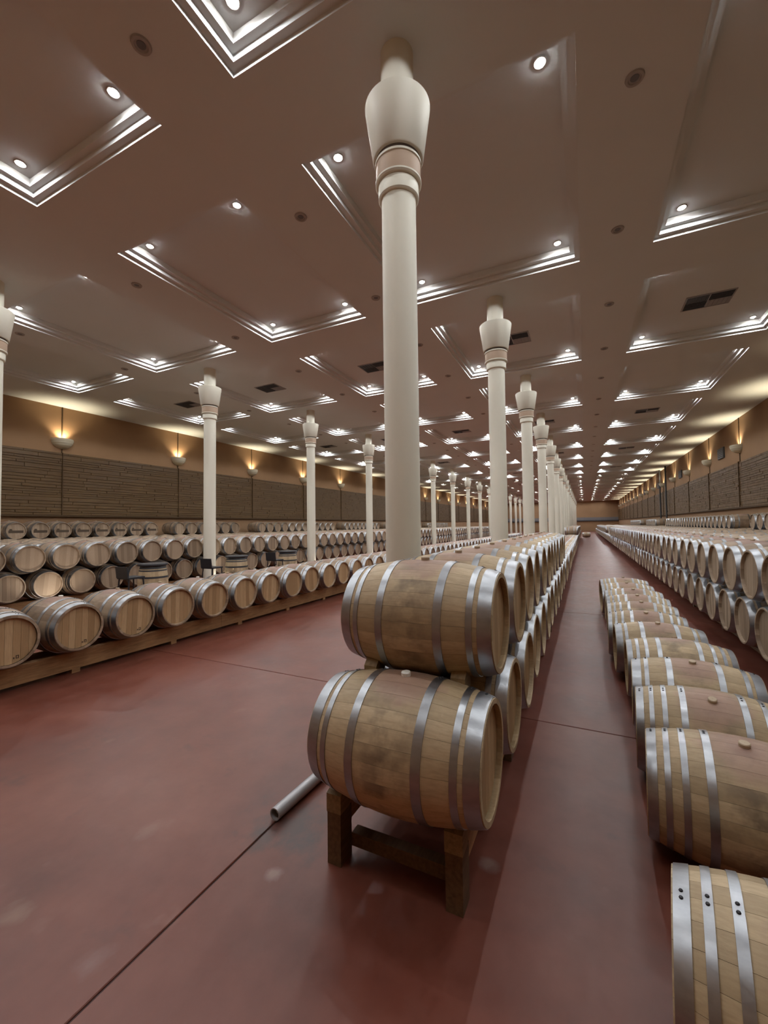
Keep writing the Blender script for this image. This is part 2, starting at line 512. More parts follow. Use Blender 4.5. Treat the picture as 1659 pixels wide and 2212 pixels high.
for si, (a, b) in enumerate(STRIPS):
    for n in range(NBAY):
        c = link('coffer', coffer_lib[si][0], ceiling, ((a+b)/2, cof_y[n][0]+CLEN/2, ZC))
        link('coffer_step', coffer_lib[si][1], c); link('coffer_step', coffer_lib[si][2], c); link('coffer_panel', coffer_lib[si][3], c)

# ------------------------------------------------------------------ recessed downlights, four in each coffer
ringm = MB().lathe([(0.052,0.0),(0.075,0.0),(0.080,-0.012),(0.060,-0.014),(0.052,-0.004)], 20, True).mesh('trim_ring', M['white_metal'], True)
bulbm = MB().lathe([(0.001,-0.040),(0.024,-0.036),(0.042,-0.022),(0.050,-0.002)], 16).mesh('bulb', M['bulb'], True)
spot = bpy.data.lights.new('downlight_beam', 'SPOT')
spot.energy = DOWN_W; spot.color = DOWN_COL; spot.spot_size = math.radians(174); spot.spot_blend = 0.42; spot.shadow_soft_size = 0.05
OFF = 0.375
spot4 = spot.copy(); spot4.energy = DOWN_W*4; spot4.shadow_soft_size = 0.3
corner = {(0,0): 'near left', (1,0): 'near right', (0,1): 'far left', (1,1): 'far right'}
strip_words = ['strip nearest the sconce wall', 'strip over the bar stools', 'middle strip', 'strip over the central stack', 'strip over the tallest stacks']
lights = []
for si, (a, b) in enumerate(STRIPS):
    for n in range(NBAY):
        for cx in (0, 1):
            for cy in (0, 1):
                x = (a+OFF) if cx == 0 else (b-OFF)
                y = (cof_y[n][0]+OFF) if cy == 0 else (cof_y[n][1]-OFF)
                lights.append((y, x, si, n, cx, cy))
lights.sort()
fv, ff = [], []
nvis = 0
for (y, x, si, n, cx, cy) in lights:
    L = None
    if n < 9: L = link('downlight_beam', spot, None, (x, y, ZC+RECESS-0.055))
    elif cx == 0 and cy == 0:
        link('distant_beam', spot4, None, (sum(STRIPS[si])/2, cof_y[n][0]+CLEN/2, ZC+RECESS-0.055))
    if nvis < 280:
        nvis += 1
        d = empty('downlight', (x, y, ZC+RECESS))
        tag(d, 'lit downlight, %s corner of %s coffer in ceiling %s' % (corner[(cx,cy)], ordinal(n+1), strip_words[si]), 'ceiling light', 'downlights in the coffers')
        link('trim_ring', ringm, d); link('bulb', bulbm, d)
        if L: L.parent = d; L.location = (0, 0, -0.055)
    else:
        k0 = len(fv)
        for (r, z) in ((0.05, -0.002), (0.035, -0.03)):
            for i in range(8):
                fv.append((x+r*math.cos(i*PI/4), y+r*math.sin(i*PI/4), ZC+RECESS+z))
        ff += [(k0+i, k0+(i+1)%8, k0+8+(i+1)%8, k0+8+i) for i in range(8)] + [tuple(k0+8+i for i in range(8))]
fl = link('distant_downlights', mesh('distant_downlights', fv, ff, M['bulb']))
tag(fl, 'tiny lit downlights in the farthest ceiling coffers', 'ceiling light', kind='stuff')

# round unlit fittings on the flat strips between coffers, half a bay apart
rm = MB().lathe([(0.001,-0.004),(0.062,-0.006),(0.070,-0.020),(0.095,-0.020),(0.102,-0.002)], 24).mesh('disc', M['grey_fitting'], True, 40)
rc = MB().lathe([(0.001,-0.009),(0.045,-0.009),(0.048,-0.004)], 20).mesh('core', M['grille'], True, 40)
RX = {-13.15: 'nearest the sconce wall', -8.36: 'second from the sconce wall', -4.10: 'third from the sconce wall', 0.65: 'farthest from the sconce wall'}
for x, wd in RX.items():
    for i in range(17):
        y = 2.69 + BAY/2*i
        o = empty('ceiling_fitting', (x, y, ZC))
        tag(o, 'round unlit ceiling fitting, %s along band %s' % (ordinal(i+1), wd), 'ceiling fitting', 'round ceiling fittings')
        link('disc', rm, o); link('core', rc, o)

# four-way air grilles in the middle of every second coffer
def cell(n, x0, x1, y0, y1, mat, along):
    m = MB().box(x0, x1, y0, y1, -0.012, 0.0)
    k = 5
    for i in range(k):
        if along:
            t = x0 + (x1-x0)*(i+0.5)/k; m.box(t-0.008, t+0.008, y0+0.01, y1-0.01, -0.026, -0.012)
        else:
            t = y0 + (y1-y0)*(i+0.5)/k; m.box(x0+0.01, x1-0.01, t-0.008, t+0.008, -0.026, -0.012)
    return m.mesh('grille_cell', mat)
cells = [cell(0,-0.46,-0.01,-0.33,-0.01,M['dark_fitting'],True), cell(1,0.01,0.46,0.01,0.33,M['grille_pale'],True), cell(2,-0.46,-0.01,0.01,0.33,M['dark_fitting'],False), cell(3,0.01,0.46,-0.33,-0.01,M['dark_fitting'],False)]
gframe = MB().box(-0.49,0.49,-0.36,-0.33,-0.02,0).box(-0.49,0.49,0.33,0.36,-0.02,0).box(-0.49,-0.46,-0.33,0.33,-0.02,0).box(0.46,0.49,-0.33,0.33,-0.02,0).mesh('grille_frame', M['grille_pale'])
for si, (a, b) in enumerate(STRIPS):
    for n in range(2, 12, 2):
        o = empty('air_grille', ((a+b)/2 - 0.05, cof_y[n][0]+CLEN/2+0.15, ZC+RECESS))
        tag(o, 'dark four-way air grille in the %s coffer, ceiling %s' % (ordinal(n+1), strip_words[si]), 'air grille', 'ceiling air grilles')
        link('grille_frame', gframe, o)
        for c in cells: link('grille_cell', c, o)

# ------------------------------------------------------------------ columns
shaft = MB().lathe([(0.184,0.0),(0.184,5.41)], 48).mesh('shaft', M['column'], True)
collar = MB().lathe([(0.184,5.41),(0.205,5.412),(0.217,5.425),(0.217,5.555),(0.208,5.568),(0.19,5.57)], 48).mesh('collar', M['column'], True, 35)
ring_lo = MB().lathe([(0.20,5.568),(0.238,5.572),(0.249,5.585),(0.249,5.602),(0.235,5.612)], 48).mesh('collar_ring', M['column'], True, 35)
band = MB().lathe([(0.238,5.608),(0.240,5.61),(0.240,5.78),(0.238,5.784)], 48).mesh('tan_band', M['column_tan'], True, 35)
ring_hi = MB().lathe([(0.235,5.780),(0.249,5.788),(0.249,5.812),(0.235,5.822)], 48).mesh('collar_ring', M['column'], True, 35)
groove = MB().lathe([(0.236,5.815),(0.236,5.86)], 48).mesh('groove', M['column_dark'], True)
cap = MB().lathe([(0.20,5.852),(0.264,5.852),(0.273,5.862),(0.352,6.400),(0.353,6.430),(0.342,6.440),(0.19,6.445)], 48).mesh('capital', M['column'], True, 35)
neck = MB().lathe([(0.178,6.44),(0.178,ZC)], 40).mesh('neck', M['column'], True)
base = MB().lathe([(0.184,0.10),(0.24,0.09),(0.26,0.05),(0.26,0.0)], 40).mesh('base', M['column'], True, 35)
def column(x, y, label, grp):
    o = empty('column', (x, y, 0)); tag(o, label, 'column', grp)
    for n, m in (('shaft',shaft),('collar',collar),('collar_ring',ring_lo),('tan_band',band),('collar_ring',ring_hi),('groove',groove),('capital',cap),('neck',neck),('base',base)):
        link(n, m, o)
XA, XB = -1.72, -10.82
for i in range(18):
    y = COL_Y0 + BAY*i
    column(XA, y, 'cream column with flared capital behind the central stack, %s from viewer' % ordinal(i+1), 'columns behind the central stack')
    column(XB, y, 'cream column with flared capital near the bar stools, %s from viewer' % ordinal(i+1), 'columns in front of the sconce wall stacks')

# ------------------------------------------------------------------ wall sconces
def sconce_meshes():
    prof = []
    for i in range(13):
        t = i/12*PI/2
        r, z = 0.40*math.sin(t), -0.38*math.cos(t)
        prof.append((max(r, 0.002), z))
    prof += [(0.40, 0.03), (0.385, 0.03), (0.375, -0.02)]
    for i in range(10, -1, -1):
        t = i/12*PI/2
        prof.append((max(0.375*math.sin(t), 0.001), -0.355*math.cos(t)))
    m = MB().lathe(prof, 24, False, -PI/2, PI/2)
    bowl = m.mesh('bowl', M['sconce'], True, 40)
    r = MB()
    for zz, rr in ((-0.05,0.404),(-0.14,0.380),(-0.23,0.327)):
        r.lathe([(rr,zz),(rr+0.008,zz+0.012),(rr,zz+0.024)], 24, False, -PI/2, PI/2)
    return bowl, r.mesh('rib', M['sconce'], True), MB().lathe([(0.001,-0.06),(0.05,-0.05),(0.06,0.0),(0.045,0.05),(0.001,0.07)], 14).mesh('bulb', M['warm_bulb'], True), MB().box(0.0,0.02,-0.12,0.12,-0.25,0.0).mesh('wall_plate', M['white_metal'])
bowl, rib, sbulb, plate = sconce_meshes()
warm = bpy.data.lights.new('sconce_light', 'SPOT'); warm.spot_size = math.radians(124); warm.spot_blend = 0.7; warm.energy = SCONCE_W; warm.color = SCONCE_COL; warm.shadow_soft_size = 0.07
for side, x, rz, ylo in ((-1, XL, 0, 2), (1, XR, PI, 12)):
    ks = 0
    for y in SC_Y:
        if y < ylo: continue
        ks += 1
        o = empty('wall_sconce', (x, y, 5.66), (0, 0, rz))
        w = 'wall behind the bar stools' if side < 0 else 'wall above the tall stacks'
        tag(o, 'glowing half-bowl uplight high on the %s, %s from the viewer' % (w, ordinal(ks)), 'wall lamp', 'half-bowl wall lamps')
        link('bowl', bowl, o); link('rib', rib, o); link('wall_plate', plate, o); link('bulb', sbulb, o, (0.15, 0, -0.12))
        link('sconce_light', warm, o, (0.14, 0, -0.02), (PI, 0, 0))

# dark louvred vents and downpipes on the stack-side wall
for i, y in enumerate((28.95, 39.9, 50.8, 61.8)):
    o = MB().box(-0.06,0,-0.55,0.55,-0.30,0.30).build('wall_vent', M['dark_fitting'], None, (XR, y, 5.72))
    tag(o, 'dark rectangular louvred vent high between wall lamps, %s from the viewer' % ordinal(i+1), 'vent', 'vents on the stack side wall')
    for j in range(6):
        link('louvre', MB().box(-0.085,-0.06,-0.52,0.52,-0.27+j*0.095,-0.215+j*0.095).mesh('louvre', M['grille']), o)
for y, w in ((45.2, 'nearer'), (48.4, 'farther')):
    o = MB().tube((0,0,0),(0,0,ZC-2.3),0.07,12).build('downpipe', M['dark_fitting'], None, (XR-0.24, y, 2.3), smooth=True, sharp=40)
    tag(o, 'dark vertical pipe on the stack side wall, %s of the pair' % w, 'pipe')
    for z in (0.6, 2.4, 4.2):
        link('pipe_clip', MB().box(0,0.09,-0.09,0.09,z-0.03,z+0.03).mesh('pipe_clip', M['dark_fitting']), o)

# ------------------------------------------------------------------ barrels (axis along X, bung up)
BL, RB, RH = 0.95, 0.362, 0.292
HX = BL/2
def br(x): return RB - (RB-RH)*(x/HX)**2
NST = 26
HEAD_X = HX - 0.034

def stave_mesh(i):
    a0, a1 = 2*PI*i/NST, 2*PI*(i+1)/NST
    gap = 0.0005
    nx, na = 12, 3
    v, f, sm = [], [], []
    for ix in range(nx+1):
        x = -HX + BL*ix/nx; r = br(x)
        for ia in range(na+1):
            t = ia/na
            rr = r - (0.0007 if ia in (0, na) else 0.0)
            a = a0 + (a1-a0)*t + (gap/r if ia == 0 else -gap/r if ia == na else 0)
            v.append((x, rr*math.sin(a), rr*math.cos(a)))
    m = na+1
    for ix in range(nx):
        for ia in range(na):
            p = ix*m+ia; f.append((p, p+1, p+m+1, p+m))
    n0 = len(v)
    for ix in range(nx+1):
        x = -HX + BL*ix/nx; r = br(x) - 0.026
        for a in (a0, a1): v.append((x, r*math.sin(a), r*math.cos(a)))
    for ix in range(nx):
        p = n0+2*ix
        f.append((p+1, p, p+2, p+3))
        f.append((ix*m, (ix+1)*m, p+2, p)); f.append(((ix+1)*m+na, ix*m+na, p+1, p+3))
    f.append(tuple(range(m-1, -1, -1)) + (n0, n0+1)); e = nx*m
    f.append(tuple(range(e, e+m)) + (n0+2*nx+1, n0+2*nx))
    return mesh('stave', v, f, M['stave'], None, True, 28)
STAVES = [stave_mesh(i) for i in range(NST)]
def remat(me, mat):
    c = me.copy(); c.materials.clear(); c.materials.append(M[mat]); return c
STAVES2 = [remat(m, 'stave2') for m in STAVES]

def lathe_x(prof, seg, mat, name, sharp=35, fm=None):
    """prof: (x, r) about X"""
    v, f, mi = [], [], []
    m = len(prof)
    for i in range(seg):
        a = 2*PI*i/seg
        for x, r in prof: v.append((x, r*math.sin(a), r*math.cos(a)))
    for i in range(seg):
        q = (i+1) % seg
        for j in range(m-1):
            f.append((i*m+j, q*m+j, q*m+j+1, i*m+j+1)); mi.append(fm[j] if fm else 0)
    return mesh(name, v, f, mat, mi, True, sharp)

body_prof = [(-HEAD_X, br(HX)-0.026), (-HX, br(HX)-0.018), (-HX, br(HX))] + [(-HX+BL*i/16, br(-HX+BL*i/16)) for i in range(1, 16)] + [(HX, br(HX)), (HX, br(HX)-0.018), (HEAD_X, br(HX)-0.026)]
BODY = lathe_x(body_prof, 52, M['body'], 'body')
BODY2 = remat(BODY, 'body2')

def hoop_mesh(xa, xb, mat='hoop', seg=56):
    n = 3; T = 0.0035
    prof = [(xa, br(xa)-0.002)] + [(xa+(xb-xa)*i/n, br(xa+(xb-xa)*i/n)+T) for i in range(n+1)] + [(xb, br(xb)-0.002)]
    return lathe_x(prof, seg, M[mat], 'hoop')
HOOPS6 = [(-0.470,-0.398),(-0.372,-0.338),(-0.205,-0.158),(0.158,0.205),(0.338,0.372),(0.398,0.470)]
HOOPS8 = [(-0.470,-0.420),(-0.385,-0.355),(-0.305,-0.273),(-0.195,-0.155),(0.155,0.195),(0.273,0.305),(0.355,0.385),(0.420,0.470)]
H6 = [hoop_mesh(a, b) for a, b in HOOPS6]
H8 = [hoop_mesh(a, b) for a, b in HOOPS8]
HB = [hoop_mesh(a, b, 'black_hoop') for a, b in HOOPS6]

def rivet_mesh(xa, xb):
    m = MB(); xc = (xa+xb)/2; r = br(xc)+0.0035
    v, f = [], []
    for ang in (0.20, 0.29):
        c = Vector((xc, r*math.sin(ang), r*math.cos(ang))); nrm = Vector((0, math.sin(ang), math.cos(ang)))
        s = Vector((1,0,0)); t = nrm.cross(s); n0 = len(v); R0 = 0.0075
        for rr, hh in ((R0, -0.001), (R0*0.8, 0.003), (R0*0.3, 0.0045)):
            for i in range(8):
                a = i*PI/4; v.append(tuple(c + (s*math.cos(a)+t*math.sin(a))*rr + nrm*hh))
        for k0 in (0, 8):
            f += [(n0+k0+i, n0+k0+(i+1)%8, n0+k0+8+(i+1)%8, n0+k0+8+i) for i in range(8)]
        f.append(tuple(n0+16+i for i in range(8)))
    return mesh('rivet', v, f, M['rivet'], None, True)
RV6 = [rivet_mesh(a, b) for a, b in HOOPS6]
RV8 = [rivet_mesh(a, b) for a, b in HOOPS8]

# heads: seven upright boards, or one disc for small ones
HR = br(HX) - 0.024
def board_meshes(side):
    out = []; nb = 7; w = 2*HR/nb
    for i in range(nb):
        y0, y1 = -HR + w*i + 0.0012, -HR + w*(i+1) - 0.0012
        pts = []; k = 6
        for j in range(k+1):
            y = y0 + (y1-y0)*j/k; pts.append((y, math.sqrt(max(HR*HR-y*y, 0.0004))))
        pts += [(y, -z) for y, z in reversed(pts)]
        xo = side*HEAD_X; xi = side*(HEAD_X-0.02)
        v = [(xo, y, z) for y, z in pts] + [(xi, y, z) for y, z in pts]
        n = len(pts)
        f = [tuple(range(n)) if side < 0 else tuple(reversed(range(n)))]
        f += [(a, n+a, n+(a+1)%n, (a+1)%n) for a in range(n)]
        me = mesh('head_board', v, f, M['board'])
        bm = bmesh.new(); bm.from_mesh(me); bmesh.ops.recalc_face_normals(bm, faces=bm.faces); bm.to_mesh(me); bm.free()
        out.append(me)
    return out
BOARDS = {-1: board_meshes(-1), 1: board_meshes(1)}
def disc(side):
    n = 40
    v = [(side*HEAD_X, (HR+0.004)*math.sin(2*PI*i/n), (HR+0.004)*math.cos(2*PI*i/n)) for i in range(n)]
    return mesh('head', v, [tuple(range(n)) if side < 0 else tuple(reversed(range(n)))], M['head'])
DISC = {-1: disc(-1), 1: disc(1)}
DISC2 = {k_: remat(v_, 'head2') for k_, v_ in DISC.items()}
BOARDS2 = {k_: [remat(b_, 'board2') for b_ in v_] for k_, v_ in BOARDS.items()}
def bung(mat):
    m = MB().lathe([(0.024,0.0),(0.026,RB-0.01),(0.028,RB+0.016),(0.024,RB+0.021),(0.001,RB+0.021)][1:], 18)
    return m.mesh('bung', M[mat], True, 40)
BUNG, BUNGW = bung('bung'), bung('bung_white')

M['print'] = plain('brown_print', (0.075, 0.05, 0.032), 0.8)
PRINT = MB().box(HEAD_X, HEAD_X+0.003, -0.215, 0.215, -0.075, 0.015).prism([(-0.20,0.015),(-0.10,0.015),(-0.12,0.07),(-0.18,0.07)], 'x', HEAD_X, HEAD_X+0.003).mesh('printed_band', M['print'])
STAMP = MB().box(HEAD_X, HEAD_X+0.002, 0.045, 0.058, -0.215, -0.195).box(HEAD_X, HEAD_X+0.002, 0.070, 0.100, -0.185, -0.178).box(HEAD_X, HEAD_X+0.002, 0.070, 0.077, -0.215, -0.178).box(HEAD_X, HEAD_X+0.002, 0.093, 0.100, -0.215, -0.178).box(HEAD_X, HEAD_X+0.002, 0.070, 0.100, -0.215, -0.208).mesh('stamp', M['print'])

# small far barrel, one mesh with wood, hoops and heads
def small_barrel(seg, name, mm=('body', 'hoop', 'head')):
    xs_ = [-HX,-0.398,-0.372,-0.338,-0.205,-0.158,0.0,0.158,0.205,0.338,0.372,0.398,HX]
    mats_ = [1,0,1,0,1,0,0,1,0,1,0,1]
    prof = [(-HEAD_X,0.001),(-HEAD_X,RH-0.026),(-HX,RH-0.012)] + [(x, br(x)) for x in xs_] + [(HX,RH-0.012),(HEAD_X,RH-0.026),(HEAD_X,0.001)]
    fm = [2,0,0] + mats_ + [0,0,2]
    return lathe_x(prof, seg, [M[q] for q in mm], name, 50, fm)
SMALL = small_barrel(28, 'oak_barrel')
SMALL2 = small_barrel(28, 'oak_barrel', ('body2', 'hoop', 'head2'))
FAR = small_barrel(12, 'far_barrel')

def barrel(detail, loc, label, group, hoops=6, board_side=1, white=False, twist=0.0, yaw=0.0, scale=1.0, row=''):
    rot = (twist, 0, yaw)
    aged = row in ('L1', 'L2u', 'L2l', 'L3', 'R2u', 'R2l', 'R3')
    if detail == 3:
        o = link('oak_barrel', SMALL2 if aged else SMALL, None, loc, rot); return tag(o, label, 'barrel', group)
    o = empty('oak_barrel', loc, rot); tag(o, label, 'barrel', group)
    o.scale = (scale,)*3
    if detail == 0:
        for s in (STAVES2 if aged else STAVES): link('stave', s, o)
    else:
        link('body', BODY2 if aged else BODY, o)
    hs, rv = (H6, RV6) if hoops == 6 else (H8, RV8)
    for h_, r_ in zip(hs, rv):
        c = link('hoop', h_, o)
        if detail == 0: link('rivet', r_, c)
    for s in (-1, 1):
        if detail <= 1 and (s == board_side):
            for b in (BOARDS2 if aged and row != 'L1' else BOARDS)[s]: link('head_board', b, o)
        else: link('head', (DISC2 if aged and row != 'L1' else DISC)[s], o)
    b = link('bung', BUNGW if white else BUNG, o)
    if row == 'L3' and loc[1] < 13.2: link('printed_band', PRINT, o, (0, 0, 0), (-twist, 0, 0))
    if row == 'L1' and loc[1] < 4.0: link('stamp', STAMP, o)
    return o

rng = random.Random(11)
def jit(a): return rng.uniform(-a, a)
PIT = 0.733
Z1, Z2, Z3 = 0.645, 1.270, 1.890
cand = []      # (score, spec) of every barrel that may be an individual
far = []       # places of barrels that stay in the joined mass
def depth(x, y): return -0.43657*x + 0.89907*y

# central stack beside the columns: X centre -0.926
XAc = -0.926
for i in range(53):
    y = 2.177 + PIT*i
    cand.append((depth(XAc, y) + (0 if i < 16 else 6), dict(loc=(XAc+jit(0.012), y, 0.714), label='oak barrel in the lower tier of the central stack, %s from the near end' % ordinal(i+1), group='central stack, lower tier', board_side=1, key=('A1', i))))
for i in range(13):
    y = 2.555 + PIT*i
    cand.append((depth(XAc, y), dict(loc=(XAc-0.012+jit(0.012), y, 1.332), label='oak barrel in the upper tier of the central stack, %s from the near end' % ordinal(i+1), group='central stack, upper tier', board_side=1, key=('A2', i))))
for i in range(44, 70):
    far.append((XAc, 2.575 + PIT*i, 1.318))
for i in range(53, 80): far.append((XAc, 2.177+PIT*i, 0.722))

# single row lying on the floor beside the aisle
R1 = [(1.82,0.247,-9,0.45),(3.0,0.30,-6,0.14),(3.75,0.317,-5,0.36),(4.50,0.355,-4,0.16),(5.22,0.365,-1,-0.3),(5.97,0.300,1,0.12),(6.73,0.262,-2,0.26),(7.48,0.290,-2,0.12),(8.20,0.305,-1,0.20),(8.93,0.310,0,0.24),(9.70,0.270,3,0.12),(10.55,0.275,3,0.0)]   # left end, yaw, roll
for i, (y, xl, yw, tw) in enumerate(R1):
    ca, sa = math.cos(math.radians(yw)), math.sin(math.radians(yw))
    cand.append((-50+i, dict(loc=(xl+0.458*ca, y+0.458*sa, (RB+0.004)*0.965), twist=tw, label='oak barrel lying on the floor beside the aisle, %s from the near end' % ordinal(i+1), group='floor row beside the aisle', board_side=-1, hoops=6 if i in (3, 5) else 8, yaw=math.radians(yw), scale=0.965, key=('R1', i))))

# row on pallet rails across the open floor
XL1 = -5.93 - HX
for i in range(58):
    y = 2.41 + 0.729*i
    cand.append((depth(XL1, y)-2, dict(loc=(XL1+jit(0.02), y, Z1), label='oak barrel in the single row on floor rails, %s from the near end' % ordinal(i+1), group='single row on rails', board_side=1, key=('L1', i))))

# block against the sconce wall: columns of barrels, two tiers, a third at the wall
XL2 = -11.22 - HX
for i in range(84):
    y = 4.17 + 0.728*i
    cand.append((depth(XL2, y), dict(loc=(XL2+jit(0.012), y, Z2), label='oak barrel, upper tier facing the bar stools, %s from the near end' % ordinal(i+1), group='stack behind the bar stools, upper tier', board_side=1, key=('L2u', i))))
    y = 4.53 + 0.728*i
    cand.append((depth(XL2, y), dict(loc=(XL2-0.02+jit(0.01), y, Z1), label='oak barrel, lower tier facing the bar stools, %s from the near end' % ordinal(i+1), group='stack behind the bar stools, lower tier', board_side=1, key=('L2l', i))))
for c in range(1, 8):
    for i in range(84):
        if rng.random() < 0.03: continue
        far.append((XL2 - 0.985*c + jit(0.01), 4.17 + 0.728*i + jit(0.03), Z2))
XL3 = -18.05 - HX
k3 = 0
for (ya, n) in ((7.0,8),(13.75,6),(19.6,12),(29.4,9),(37.5,14),(50.0,12)):
    for j in range(n):
        k3 += 1
        y = 4.17 + 0.728*(round((ya-4.17)/0.728) + 0.5 + j)
        cand.append((depth(XL3, y)+3, dict(loc=(XL3, y, Z3), label='oak barrel, top tier against the sconce wall, %s from the near end' % ordinal(k3), group='top tier against the sconce wall', board_side=1, key=('L3', k3))))

# block against the other wall: five columns, two tiers, a third at the wall
XR2 = 1.76 + HX
for i in range(44):
    y = 5.73 + PIT*i
    cand.append((depth(XR2, y)-1, dict(loc=(XR2+jit(0.012), y, Z2), label='oak barrel, upper tier of the stack across the aisle, %s from near end' % ordinal(i+1), group='tall stack across the aisle, upper tier', board_side=-1, key=('R2u', i))))
for i in range(54):
    y = 5.36 + PIT*i
    cand.append((depth(XR2, y)-1, dict(loc=(XR2+0.03+jit(0.012), y, Z1), label='oak barrel, lower tier of the stack across the aisle, %s from near end' % ordinal(i+1), group='tall stack across the aisle, lower tier', board_side=-1, key=('R2l', i))))
for i in range(54, 110): far.append((XR2+0.03, 5.36+PIT*i, Z1))
for i in range(53, 95): far.append((XR2, 5.73+PIT*i, Z2))
for c in range(1, 5):
    for i in range(-4, 90):
        if rng.random() < 0.03: continue
        far.append((XR2 + 1.03*c + jit(0.02), 5.73 + PIT*i + jit(0.03), Z2))
XR3 = XR2 + 1.03*4
k3 = 0
for (ya, n) in ((18.4,4),(23.3,23),(45.5,9),(57.0,16)):
    for j in range(n):
        k3 += 1
        y = 5.73 + PIT*(round((ya-5.73)/PIT) + 0.5 + j)
        cand.append((depth(XR3, y)+3, dict(loc=(XR3, y, Z3), label='oak barrel, top tier against the vented wall, %s from the near end' % ordinal(k3), group='top tier against the vented wall', board_side=-1, key=('R3', k3))))

cand.sort(key=lambda t: t[0])
keep, rest = cand[:300], cand[300:]
for _, s in rest: far.append(s['loc'])
D0 = {('A1',0),('A2',0),('A1',1),('A2',1)} | {('R1',i) for i in range(10)} | {('L1',i) for i in range(3)}
for idx, (sc_, s) in enumerate(keep):
    key = s.pop('key'); row, i = key
    d = 0 if key in D0 else None
    if d is None:
        dd = depth(s['loc'][0], s['loc'][1])
        d = 1 if dd < 9.5 or (row == 'L3' and s['loc'][1] < 13.2) else 2 if dd < 15 else 3
    tw = s.get('twist', jit(0.10))
    if key == ('A1', 0): tw = 0.02; s['white'] = True
    if row in ('L1', 'L2u'): s['white'] = rng.random() < 0.4
    barrel(d, s['loc'], s['label'], s['group'], s.get('hoops', 6), s['board_side'], s.get('white', False), tw, s.get('yaw', jit(0.012)), s.get('scale', 1.0), row)

# the joined mass of small distant barrels
fv, ff, fm = [], [], []
fvv = [tuple(v.co) for v in FAR.vertices]; fff = [tuple(p.vertices) for p in FAR.polygons]; fmm = [p.material_index for p in FAR.polygons]
for (x, y, z) in far:
    n = len(fv); t = rng.uniform(0, 2*PI/12); c, s = math.cos(t), math.sin(t)
    fv += [(vx+x, vy*c - vz*s + y, vy*s + vz*c + z) for vx, vy, vz in fvv]
    ff += [tuple(n+i for i in p) for p in fff]; fm += fmm
fo = link('distant_barrels', mesh('distant_barrels', fv, ff, [M['body2'], M['hoop'], M['head2']], fm, True))
tag(fo, 'mass of oak barrels stacked far back in the long rows', 'barrels', kind='stuff')
# lone barrel lying on the aisle floor far away
tag(link('oak_barrel', SMALL, None, (0.15, 62.0, RB), (0, 0, 0.1)), 'lone oak barrel lying at the far end of the aisle', 'barrel')
o = MB().prism([(-0.30,-0.25),(0.30,-0.25),(0.27,0.25),(-0.27,0.25)], 'x', -0.2, 0.2).build('lit_top_block', M['box'], None, (2.05, 40.5, 1.26))  # added pale block: light on the lower barrel tops, put into shape and colour
tag(o, 'pale box standing in for lit lower barrel tops far down the aisle', 'box')
link('lit_top_cap', MB().box(-0.22,0.22,-0.29,0.29,0.25,0.29).mesh('lit_top_cap', M['box']), o)

# ------------------------------------------------------------------ racks
def rail_rack(name, xa, xb, y0, y1, ztop, zlow, foot_step, label, w=0.09, mat='rack', foot_w=0.10):
    o = empty(name, ((xa+xb)/2, y0, 0)); tag(o, label, 'barrel rack')
    xm = (xa+xb)/2
    L = 4.0
    for x in (xa, xb):
        y = y0
        while y < y1 - 0.1:
            e = min(y + L, y1)
            link('rail', MB().prism([(x-xm-w/2,zlow),(x-xm+w/2,zlow),(x-xm+w/2,ztop-0.015),(x-xm+w/2-0.015,ztop),(x-xm-w/2+0.015,ztop),(x-xm-w/2,ztop-0.015)], 'y', y-y0, e-y0-0.004).mesh('rail', M[mat]), o)
            y = e
        y = y0 + 0.06
        while y < y1:
            link('foot', MB().box(x-xm-w/2+0.006, x-xm+w/2-0.006, y-y0-foot_w/2, y-y0+foot_w/2, 0.0, zlow).mesh('foot', M[mat]), o)
            y += foot_step
    y = y0 + 0.10
    while y < y1:
        link('crossbar', MB().box(xa-xm+w/2, xb-xm-w/2, y-y0-0.04, y-y0+0.04, 0.06, 0.14).mesh('crossbar', M[mat]), o)
        y += 4.0
    return o
rail_rack('barrel_rack', -6.575, -6.235, 1.7, 45.0, 0.29, 0.055, 1.47, 'long timber rail rack under the single barrel row across the floor', w=0.085)
rail_rack('barrel_rack', XL2-0.19, XL2+0.19, 3.9, 66.0, 0.29, 0.055, 2.2, 'long timber rail rack under the stack behind the bar stools')
rail_rack('barrel_rack', XR2-0.02, XR2+0.30, 4.9, 46.0, 0.285, 0.055, 2.2, 'long timber rail rack under the tall stack across the aisle', mat='rack_dark')
# rack of the central stack: two posts with chamfered chocks show at its near end
ra = empty('barrel_rack', (-0.975, 2.08, 0)); tag(ra, 'dark timber rack with chamfered end blocks under the central stack', 'barrel rack')
for x in (-1.325+0.975, -0.625+0.975):
    y = 0.0
    first = True
    while y < 36:
        e = min(y+3.6, 38)
        link('rail', MB().box(x-0.042, x+0.042, y-0.02, e-0.006, 0.20, 0.372).mesh('rail', M['rack']), ra)
        y = e
    for i in range(27):
        yy = 0.03 + 1.466*i
        link('post', MB().box(x-0.044, x+0.044, yy-0.082, yy+0.04, 0.0, 0.289).mesh('post', M['rack_dark']), ra)
    for i in range(52):
        yy = 0.097 - 0.3665 + PIT*i
        link('chock', MB().prism(([(-0.055,0.29),(0.045,0.29),(0.045,0.378),(0.0,0.391),(-0.03,0.403),(-0.055,0.392)] if i == 0 else [(yy-0.05,0.30),(yy+0.05,0.30),(yy+0.05,0.385),(yy+0.015,0.425),(yy-0.025,0.425),(yy-0.05,0.39)]), 'x', x-0.047, x+0.047).mesh('chock', M['rack_pale']), ra)
for i in range(9):
    link('crossbar', MB().box(-0.30, 0.30, 0.06+4.4*i, 0.13+4.4*i, 0.05, 0.125).mesh('crossbar', M['rack_dark']), ra)

